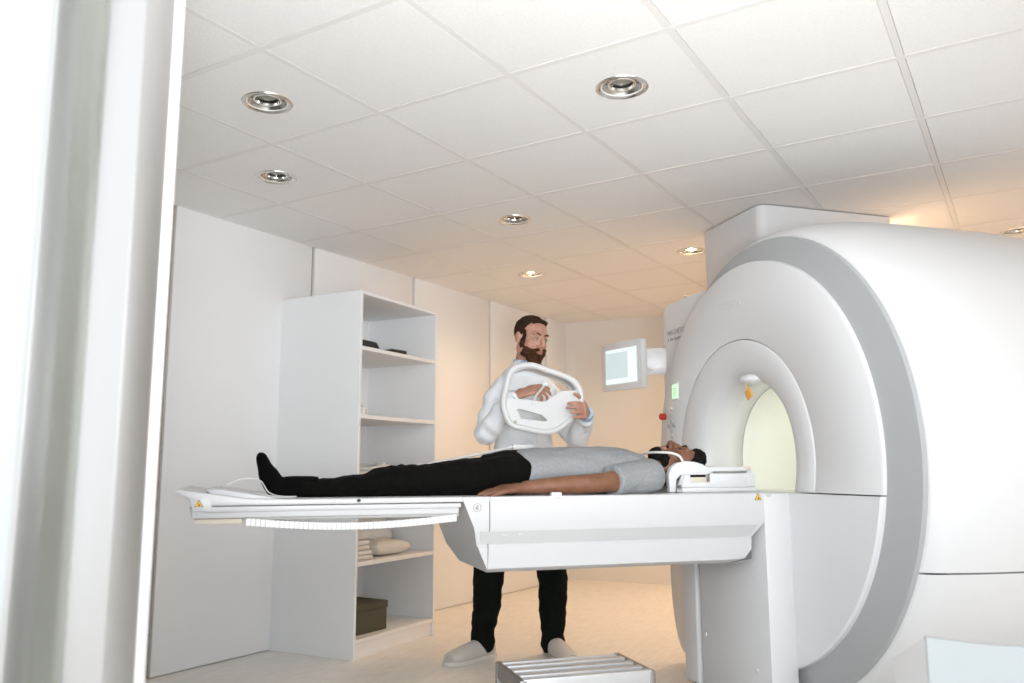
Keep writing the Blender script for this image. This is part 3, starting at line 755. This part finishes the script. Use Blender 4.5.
def torso(mb, g=0.0, low=True):
    L = [(hips-Vector((0, 0, .10)), .165, .115), (hips, .172, .118), (waist-Vector((0, 0, .03)), .155, .108), (waist+Vector((0, 0, .08)), .158, .108), (chest, .182, .122), (chest+Vector((0, 0, .09)), .188, .115), (neck-Vector((0, 0, .045)), .125, .082), (neck+Vector((0, 0, -.005)), .070, .062)]
    P_, Q_ = crom([q[0] for q in L], [(q[1]+g, q[2]+g) for q in L], 4)
    mb.rings([[p+rx*q[0]*math.cos(2*PI*k/28)+fx*q[1]*math.sin(2*PI*k/28) for k in range(28)] for p, q in zip(P_, Q_)])
torso(mb, -.01)
mb.limb([shR, (shR+elR)/2, elR, (elR*2+wrR)/3, wrR], [.050, .044, .037, .038, .026])
mb.limb([shL, (shL+elL)/2, elL, (elL+wrL)/2, wrL], [.050, .044, .037, .036, .026])
for hp, kn_, an in ((hipR, knR, anR), (hipL, knL, anL)):
    mb.limb([hp, (hp+kn_)/2, kn_, kn_*.6+an*.4, an], [.088, .074, .054, .052, .036])
# feet
def foot(mb, an, toe, g=0, k=1.0):
    an = Vector(an); t_ = Vector(toe); d = (t_-Vector((an.x, an.y, 0))); d.z = 0; d.normalize()
    mb.tube([Vector((an.x, an.y, .05))-d*.06, Vector((an.x, an.y, .055)), Vector((an.x, an.y, .045))+d*.09*k, Vector((an.x, an.y, .035))+d*.17*k, Vector((an.x, an.y, .03))+d*.215*k],
            [(.034+g, .030+g), (.050+g, .036+g), (.040+g, .044+g), (.028+g, .048+g), (.018+g, .034+g)], 16, 4, flat=(0, 0, 1))
    mb.limb([an, Vector((an.x, an.y, .05))], [.036+g, .036+g])
    return d
toeR = Vector((-.36, 4.50, 0)); toeL = Vector((.30, 4.52, 0))
foot(mb, anR, toeR, -.012); foot(mb, anL, toeL, -.012)
# hands: his right inside the coil, his left gripping the outer rim
hand(mb, wrR, Vector((.93, -.14, .34)), Vector((.25, .50, -.78)), 1.14, (.36, .5, .62, .75), (.5, .5), 1, .05)
hand(mb, wrL, Vector((-.20, -1, .06)), Vector((-1, .1, -.05)), 1.12, (.62, .62, .40, .42), (.3, .3), -1, .03)
def paint1(p):
    q = hrot.transposed() @ (p+org-hcn)
    if abs(q.x) < .024 and -.076 < q.z < -.054 and q.y > .088: return 1
    return 0
body = remesh(finish(mb), 'body', ['skin1', 'lip1'], .005, TM, 2, paint=paint1)
# jacket
mb = MB(); torso(mb, .018)
mb.limb([shR+Vector((0, 0, .005)), shR*.5+elR*.5, elR, elR*.5+wrR*.5, wrR*.92+elR*.08], [.068, .062, .058, .054, .042])
mb.limb([shL, (shL+elL)/2, elL, elL*.5+wrL*.5, elL*.15+wrL*.85], [.068, .062, .056, .052, .042])
# yoke from neck to shoulders
mb.limb([shR, neck*.55+shR*.45, neck-Vector((0, 0, .02)), neck*.55+shL*.45, shL], [.062, .066, .070, .066, .062])
def jf(p):
    q = p+org; base = fold(8, .0105, (1, 1, .8))(q)
    return base+.004*math.sin((q.x*40+q.z*55)+3*noise.noise(q*6))
jk = remesh(finish(mb), 'jacket', ['coat'], .006, TM, 4, disp=jf)
# collar, cuffs, lapel edge
mb = MB()
hn = neck+Vector((0, 0, .022))
mb.tube([hn+rx*.062*math.cos(a_)+fx*.064*math.sin(a_)+Vector((0, 0, -.012*math.sin(a_))) for a_ in [2*PI*k/14 for k in range(14)]], [(.022, .006)]*14, 10, 3, closed=True, flat=(0, 0, 1))
for sg in (-1, 1):
    c0 = hn+fx*.070+rx*sg*.018-Vector((0, 0, .02))
    mb.prism([(0, .03), (.05*sg, .028), (.055*sg, -.01), (.018*sg, -.05)], -.003, .003, 'y'); vs = mb.bm.verts[-8:]
    bmesh.ops.transform(mb.bm, matrix=Matrix.Translation(c0) @ Matrix((rx, -fx, Vector((0, 0, 1)))).transposed().to_4x4(), verts=vs)
finish(mb).build('shirt_collar', 'blue', TM)
for el, wr in ((elR, wrR), (elL, wrL)):
    d = (wr-el).normalized(); mb = MB(); mb.tube([wr-d*.05, wr-d*.02, wr+d*.006], [.040, .041, .038], 16, 3); finish(mb).build('shirt_cuff', 'blue', TM)
mb = MB()
ft = [chest+fx*.150+Vector((0, 0, .09)), chest+fx*.150, waist+fx*.133+Vector((0, 0, .05)), waist+fx*.136-Vector((0, 0, .04))]
mb.tube(ft, [(.012, .004)]*4, 8, 4, flat=tuple(rx)); finish(mb).build('jacket_placket', 'coat', TM)
# trousers
mb = MB()
L = [(hips+Vector((0, 0, .10)), .165, .118), (hips, .182, .13), (hips-Vector((0, 0, .10)), .178, .125)]
mb.rings([[p+rx*q*math.cos(2*PI*k/28)+fx*s_*math.sin(2*PI*k/28) for k in range(28)] for p, q, s_ in L])
for hp, kn_, an in ((hipR, knR, anR), (hipL, knL, anL)):
    mb.limb([hp, (hp+kn_)/2, kn_, kn_*.5+an*.5, an+Vector((0, 0, .06)), an+Vector((0, 0, -.0))], [.105, .094, .083, .074, .062, .066])
def tf(p): return fold(8, .006, (1, 1, 1.6))(p+org)+.004*noise.noise(Vector((p.x*6, p.y*6, p.z*30)))
remesh(finish(mb), 'trousers', ['jeans'], .007, TM, 3, disp=tf)
# shoes
for an, toe in ((anR, toeR), (anL, toeL)):
    mb = MB(); d = foot(mb, Vector((an.x, an.y, .08)), toe, .010, 1.13)
    bmesh.ops.bisect_plane(mb.bm, geom=mb.bm.verts[:]+mb.bm.edges[:]+mb.bm.faces[:], plane_co=(0, 0, .115), plane_no=(0, 0, 1), clear_outer=True)
    for v in mb.bm.verts: v.co.z = max(v.co.z, .012)
    bmesh.ops.holes_fill(mb.bm, edges=mb.bm.edges[:], sides=0)
    sh = remesh(finish(mb), 'shoe', ['shoe'], .005, TM, 3)
    sd = Vector((-d.y, d.x, 0)); b0 = Vector((an.x, an.y, 0))
    out = [(-.085, .0), (-.075, .032), (-.03, .046), (.05, .050), (.13, .060), (.20, .060), (.245, .047), (.265, .02), (.27, 0)]
    pts = [(x, y) for x, y in out]+[(x, -y) for x, y in out[-2:0:-1]]
    mb = MB(); mb.prism(pts, .0, .022, 'z', .004)
    bmesh.ops.transform(mb.bm, matrix=Matrix.Translation(b0) @ Matrix((d, sd, Vector((0, 0, 1)))).transposed().to_4x4(), verts=mb.bm.verts)
    finish(mb).build('shoe_sole', 'sole', TM)
    mb = MB()
    for k in range(3): mb.tube([b0+d*(.07+.03*k)+sd*.035+Vector((0, 0, .074-.012*k)), b0+d*(.07+.03*k)+Vector((0, 0, .094-.011*k)), b0+d*(.07+.03*k)-sd*.035+Vector((0, 0, .074-.012*k))], .004, 6, 4)
    finish(mb).build('laces', 'sole', TM)
# hair: short, with a high forehead
def hair_part(c, P, rot, fn, name, m, parent, voxel, disp, finishf):
    mb = MB(); fn(mb, P, rot)
    return remesh(finishf(mb), name, [m], voxel, parent, 1, disp=disp)
def hairA(mb, P, rot):
    q = MB(); q.ball((0, -.014, .040), (.081, .103, .087), 40)
    q.cut((0, .030, .066), (0, .92, -.45), False); q.cut((0, -.02, -.03), (0, 0.25, -1), False)
    bmesh.ops.holes_fill(q.bm, edges=q.bm.edges[:], sides=0)
    for v in q.bm.verts: v.co = P(*v.co)
    me = bpy.data.meshes.new('t'); q.bm.to_mesh(me); mb.bm.from_mesh(me); q.bm.free()
    for sg in (-1, 1): mb.ball(P(sg*.070, .028, .012), (.010, .014, .034), 10, rot)
    mb.tube([P(-.045, .040, .090), P(0, .052, .098), P(.045, .040, .090)], [(.014, .020)]*3, 10, 4)
hair_part(hcn, Hd, hrot, hairA, 'hair', 'hair1', TM, .004, lambda p: .0035*noise.noise(p*70), finish)
def beardA(mb, P, rot):
    B = lambda p, r: mb.ball(P(*p), r, 14, rot)
    B((0, .055, -.093), (.050, .046, .040)); B((0, .060, -.118), (.040, .036, .032))
    for sg in (-1, 1):
        B((sg*.048, .030, -.062), (.024, .045, .040)); B((sg*.064, .014, -.028), (.011, .024, .036)); B((sg*.022, .093, -.050), (.020, .011, .008)); B((sg*.033, .080, -.066), (.014, .018, .02))
    B((0, .084, -.086), (.028, .022, .014))
hair_part(hcn, Hd, hrot, beardA, 'beard', 'beard1', TM, .004, lambda p: .005*noise.noise(p*60), finish)
for sg in (-1, 1):
    mb = MB(); mb.tube([Hd(sg*.014, .093, .026), Hd(sg*.030, .094, .033), Hd(sg*.048, .080, .027)], [(.0035, .004)]*3, 8, 3); finish(mb).build('eyebrow', 'beard1', TM)
    mb = MB(); mb.ball(Hd(sg*.031, .0815, .004), (.0105, .0085, .0050), 12, hrot); e_ = finish(mb).build('eye', 'eye', TM)
    mb = MB(); mb.ball(Hd(sg*.031, .0880, .0025), (.0048, .003, .0036), 10, hrot); finish(mb).build('iris', 'iris', e_)
    mb = MB(); mb.tube([Hd(sg*.020, .0875, .0075), Hd(sg*.031, .0925, .0088), Hd(sg*.043, .0845, .0075)], [(.0018, .0018)]*3, 6, 3); finish(mb).build('eyelash_line', 'hair1', TM)

# ---------------------------------------------------------------- held coil
cc = W(543, 398, 4.26)
CO = empty('body_coil', cc, 0, label='white rounded coil frame held up in both hands by the standing man', cat='coil')
cyaw = Matrix.Rotation(R(10), 3, 'Z')
def cp(px, py, dy=0): return cyaw @ (Vector(((px-543)*.00508, dy+.10*(398-py)*.00508, (398-py)*.00508)))
outl = [(506, 388), (511, 372), (521, 366), (533, 365), (546, 369), (562, 374), (574, 380), (581, 389), (582, 402), (576, 414), (566, 423), (555, 430), (543, 432), (526, 429), (511, 425), (505, 415), (503, 402)]
mb = MB(); mb.tube([cp(x, y) for x, y in outl], .0155, 12, 4, closed=True); mb.build('front_rim', 'coil', CO, smooth='all')
shr = [(543+(x-543)*.95, 398+(y-398)*.94) for x, y in outl]
mb = MB(); mb.tube([cp(x, y, .085) for x, y in shr], .012, 10, 4, closed=True); mb.build('rear_rim', 'coil', CO, smooth='all')
# skirt between the rims
a_, _ = crom([cp(x, y, .0) for x, y in shr], [(0, 0)]*len(shr), 4, True); b_, _ = crom([cp(x, y, .085) for x, y in shr], [(0, 0)]*len(shr), 4, True)
mb = MB(); n = len(a_)
cen = Vector((0, .04, 0))
rings_ = []
for k in range(n):
    ia = a_[k]; ib = b_[k]; ind = (Vector((ia.x, 0, ia.z))).normalized()*.007
    rings_.append([ia, ib, ib-ind, ia-ind])
mb.rings(rings_, closed=True); mb.build('side_band', 'coil', CO)
# face plate with two windows
def plate(mb, outer, hole, y0, y1):
    """polygon with a hole by bridging fans, both as lists of px"""
    n = 48
    def samp(poly, c):
        out = []
        for k in range(n):
            a = 2*PI*k/n; d = Vector((math.cos(a), math.sin(a))); best = None
            for i in range(len(poly)):
                p = Vector(poly[i])-c; q = Vector(poly[(i+1) % len(poly)])-c; e = q-p
                den = d.x*e.y-d.y*e.x
                if abs(den) < 1e-9: continue
                tt = (p.x*e.y-p.y*e.x)/den; uu = (p.x*d.y-p.y*d.x)/den
                if tt > 0 and -1e-6 <= uu <= 1+1e-6: best = tt if best is None else min(best, tt)
            out.append(c+d*best)
        return out
    c = Vector((sum(p[0] for p in hole)/len(hole), sum(p[1] for p in hole)/len(hole)))
    O, I = samp(outer, c), samp(hole, c)
    rr = [[cp(O[k].x, O[k].y, y0), cp(I[k].x, I[k].y, y0), cp(I[k].x, I[k].y, y1), cp(O[k].x, O[k].y, y1)] for k in range(n)]
    mb.rings(rr, closed=True)
mb = MB(); plate(mb, [(505, 398), (545, 402), (552, 398), (558, 428), (545, 431), (512, 426), (503, 415)], [(515, 408), (541, 415), (549, 422), (520, 419)], -.004, .008)
mb.prism([(0, 0), (1, 0), (1, 1)], 0, 1, 'y') if False else None
pl = mb.build('face_plate', 'coil', CO)
mb = MB(); q = [(545, 402), (552, 397), (562, 391), (578, 390), (580, 402), (574, 414), (564, 424), (556, 431), (548, 431), (551, 424), (551, 412)]
mb.rings([[cp(x, y, -.0055) for x, y in q], [cp(x, y, .010) for x, y in q]]); mb.build('face_plate', 'coil', CO)
for (x, y) in ((545, 371), (514, 422)):
    mb = MB(); mb.ball(cp(x, y, -.017), (.008, .006, .008), 10); mb.build('lock_pin', 'beigep', CO)
for (x, y) in ((532, 404), (560, 408), (566, 396)):
    mb = MB(); mb.ball(cp(x, y, -.004), (.003, .002, .003), 8); mb.build('rivet', 'greyp', CO)
mb = MB(); mb.box(-.016, .016, -.008, .008, -.010, .010, .003); o = mb.build('white_latch', 'coil', CO); o.location = cp(546, 384, .0)
mb = MB(); mb.tube([cp(546, 384, .004), cp(543, 388, .02), cp(538, 395, .05), cp(535, 401, .03)], .006, 8, 4); mb.build('latch_lead', 'coil', CO)

# ---------------------------------------------------------------- patient
PT = empty('person', G, TR, label='patient lying on his back on the table in grey t-shirt and black trousers', cat='person')
mb = MB()
hc2 = Vector((-.338, 0, 1.002)); Hp, prot = head(mb, hc2, (-.06, 0, 1), (1, 0, .06), .97)
mb.tube([(-.53, 0, .985), (-.47, 0, .99), (-.41, 0, .985), (-.36, 0, .975)], [(.062, .06), (.054, .056), (.054, .056), (.056, .06)], 14, 4)
TZ = [(-1.07, .98, .160, .082), (-1.0, .985, .170, .088), (-.88, .990, .158, .088), (-.74, .990, .168, .090), (-.62, .988, .182, .090), (-.54, .980, .165, .075), (-.49, .975, .085, .055)]
def ptorso(mb, g=0, a=0, b=99):
    TT = TZ[a:b]
    P_, Q_ = crom([Vector((x, 0, z)) for x, z, w_, h in TT], [(w_+g, h+g*.8) for x, z, w_, h in TT], 4)
    mb.rings([[p+Vector((0, q[0]*math.cos(2*PI*k/28), (q[1] if math.sin(2*PI*k/28) > 0 else q[1]*.92)*math.sin(2*PI*k/28))) for k in range(28)] for p, q in zip(P_, Q_)])
ptorso(mb, -.008)
arms = {}
for sg in (-1, 1):
    sh_ = Vector((-.56, sg*.175, .965)); el = Vector((-.815, sg*.262, .948)); wr = Vector((-1.095, sg*.262, .935))
    mb.limb([sh_, (sh_+el)/2+Vector((0, sg*.01, 0)), el, el*.6+wr*.4, wr], [.050, .044, .036, .034, .024])
    hand(mb, wr, (-1, 0, -.10), (0, sg*-.15, -1), .98, (.10, .08, .08, .10), (.15, .05), sg if sg < 0 else sg, .09)
    hp = Vector((-1.06, sg*.09, .972)); kn_ = Vector((-1.45, sg*.105, .955)); an = Vector((-1.90, sg*.10, .936))
    mb.limb([hp, (hp+kn_)/2, kn_, kn_*.55+an*.45-Vector((0, 0, .010)), an], [.080, .070, .044, .028, .024])
    mb.tube([an+Vector((-.01, 0, 0)), (-1.955, sg*.10, .935), (-1.985, sg*.105, .975), (-2.005, sg*.11, 1.02), (-2.018, sg*.115, 1.055)], [(.038, .034), (.040, .036), (.036, .030), (.040, .018), (.030, .012)], 14, 4, flat=(0, 1, 0))
def paint2(p):
    q = prot.transposed() @ (p-hc2)/.97
    if abs(q.x) < .024 and -.076 < q.z < -.054 and q.y > .088: return 1
    return 0
remesh(mb, 'body', ['skin2', 'lip2'], .005, PT, 2, paint=paint2)
# t-shirt with short sleeves
mb = MB(); ptorso(mb, .009)
mb.ball((-.80, 0, .985), (.2, .17, .095), 20)
for sg in (-1, 1):
    sh_ = Vector((-.555, sg*.170, .970)); el = Vector((-.815, sg*.262, .950)); q = sh_*.28+el*.72
    mb.limb([Vector((-.57, sg*.10, .975)), sh_, (sh_*.6+el*.4), ], [(.075, .075), .066, .063])
    mb.tube([sh_, (sh_*.55+el*.45), q], [(.066, .066), (.062, .062), (.056, .064)], 20, 3)
def tsf(p): return fold(10, .0055, (.8, 1, 1))(p)
sh = remesh(mb, 'tshirt', ['tee'], .0055, PT, 3, disp=tsf)
# trousers
mb = MB()
hpr = [(-1.035, .984, .174, .086), (-1.05, .983, .177, .091), (-1.10, .978, .180, .093), (-1.18, .97, .170, .085)]
mb.rings([[Vector((x, w_*math.cos(2*PI*k/28), z+h*math.sin(2*PI*k/28))) for k in range(28)] for x, z, w_, h in hpr])
for sg in (-1, 1):
    mb.limb([(-1.10, sg*.092, .975), (-1.25, sg*.10, .966), (-1.42, sg*.105, .958), (-1.55, sg*.105, .954), (-1.66, sg*.103, .938), (-1.80, sg*.10, .933), (-1.885, sg*.10, .935)], [(.084, .090), (.074, .082), (.060, .070), (.056, .064), (.042, .056), (.034, .048), (.032, .042)], flat=(0, 0, 1))
def ptf(p):
    b_ = fold(9, .005, (1.4, 1, 1))(p)
    k = math.exp(-((p.x+1.46)/.13)**2)
    return b_ + k*.009*noise.noise(Vector((p.x*34, p.y*7, p.z*9))) 
remesh(mb, 'trousers', ['blackpants'], .006, PT, 3, disp=ptf)
mb = MB()
for sg in (-1, 1):
    mb.tube([(-1.82, sg*.10, .936), (-1.90, sg*.10, .938), (-1.955, sg*.10, .937), (-1.988, sg*.105, .978), (-2.008, sg*.11, 1.020), (-2.020, sg*.115, 1.052)], [(.038, .042), (.038, .041), (.044, .040), (.041, .035), (.045, .023), (.036, .017)], 16, 4, flat=(0, 1, 0))
    mb.ball((-1.955, sg*.10, .926), (.034, .030, .022), 12)
    mb.ball((-2.020, sg*.115, 1.045), (.016, .036, .018), 12)
remesh(mb, 'socks', ['sock'], .005, PT, 3)
def hairB(mb, P, rot):
    q = MB(); q.ball((0, -.010, .038), (.079, .101, .088), 40)
    q.cut((0, .052, .060), (0, .80, -.60), False); q.cut((0, -.02, -.035), (0, .3, -1), False)
    bmesh.ops.holes_fill(q.bm, edges=q.bm.edges[:], sides=0)
    for v in q.bm.verts: v.co = P(*v.co)
    me = bpy.data.meshes.new('t'); q.bm.to_mesh(me); mb.bm.from_mesh(me); q.bm.free()
    mb.ball(P(0, .035, .098), (.06*.97, .045*.97, .034*.97), 16, rot)
nof = lambda m_: m_
hair_part(hc2, Hp, prot, hairB, 'hair', 'hair2', PT, .004, lambda p: .004*noise.noise(p*90), nof)
def beardB(mb, P, rot):
    B = lambda p, r: mb.ball(P(*p), r, 14, rot)
    B((0, .060, -.100), (.042, .036, .030))
    for sg in (-1, 1): B((sg*.046, .028, -.078), (.020, .040, .022)); B((sg*.020, .094, -.050), (.016, .006, .004))
    B((0, .085, -.090), (.020, .014, .012))
hair_part(hc2, Hp, prot, beardB, 'beard', 'hair2', PT, .0035, lambda p: .003*noise.noise(p*90), nof)
for sg in (-1, 1):
    mb = MB(); mb.tube([Hp(sg*.014, .092, .027), Hp(sg*.030, .094, .034), Hp(sg*.048, .082, .028)], [(.003, .004)]*3, 8, 3); mb.build('eyebrow', 'hair2', PT)
    mb = MB(); mb.tube([Hp(sg*.019, .084, .004), Hp(sg*.031, .0865, .001), Hp(sg*.043, .080, .004)], [(.0016, .0016)]*3, 6, 3); mb.build('eyelash_line', 'hair2', PT)
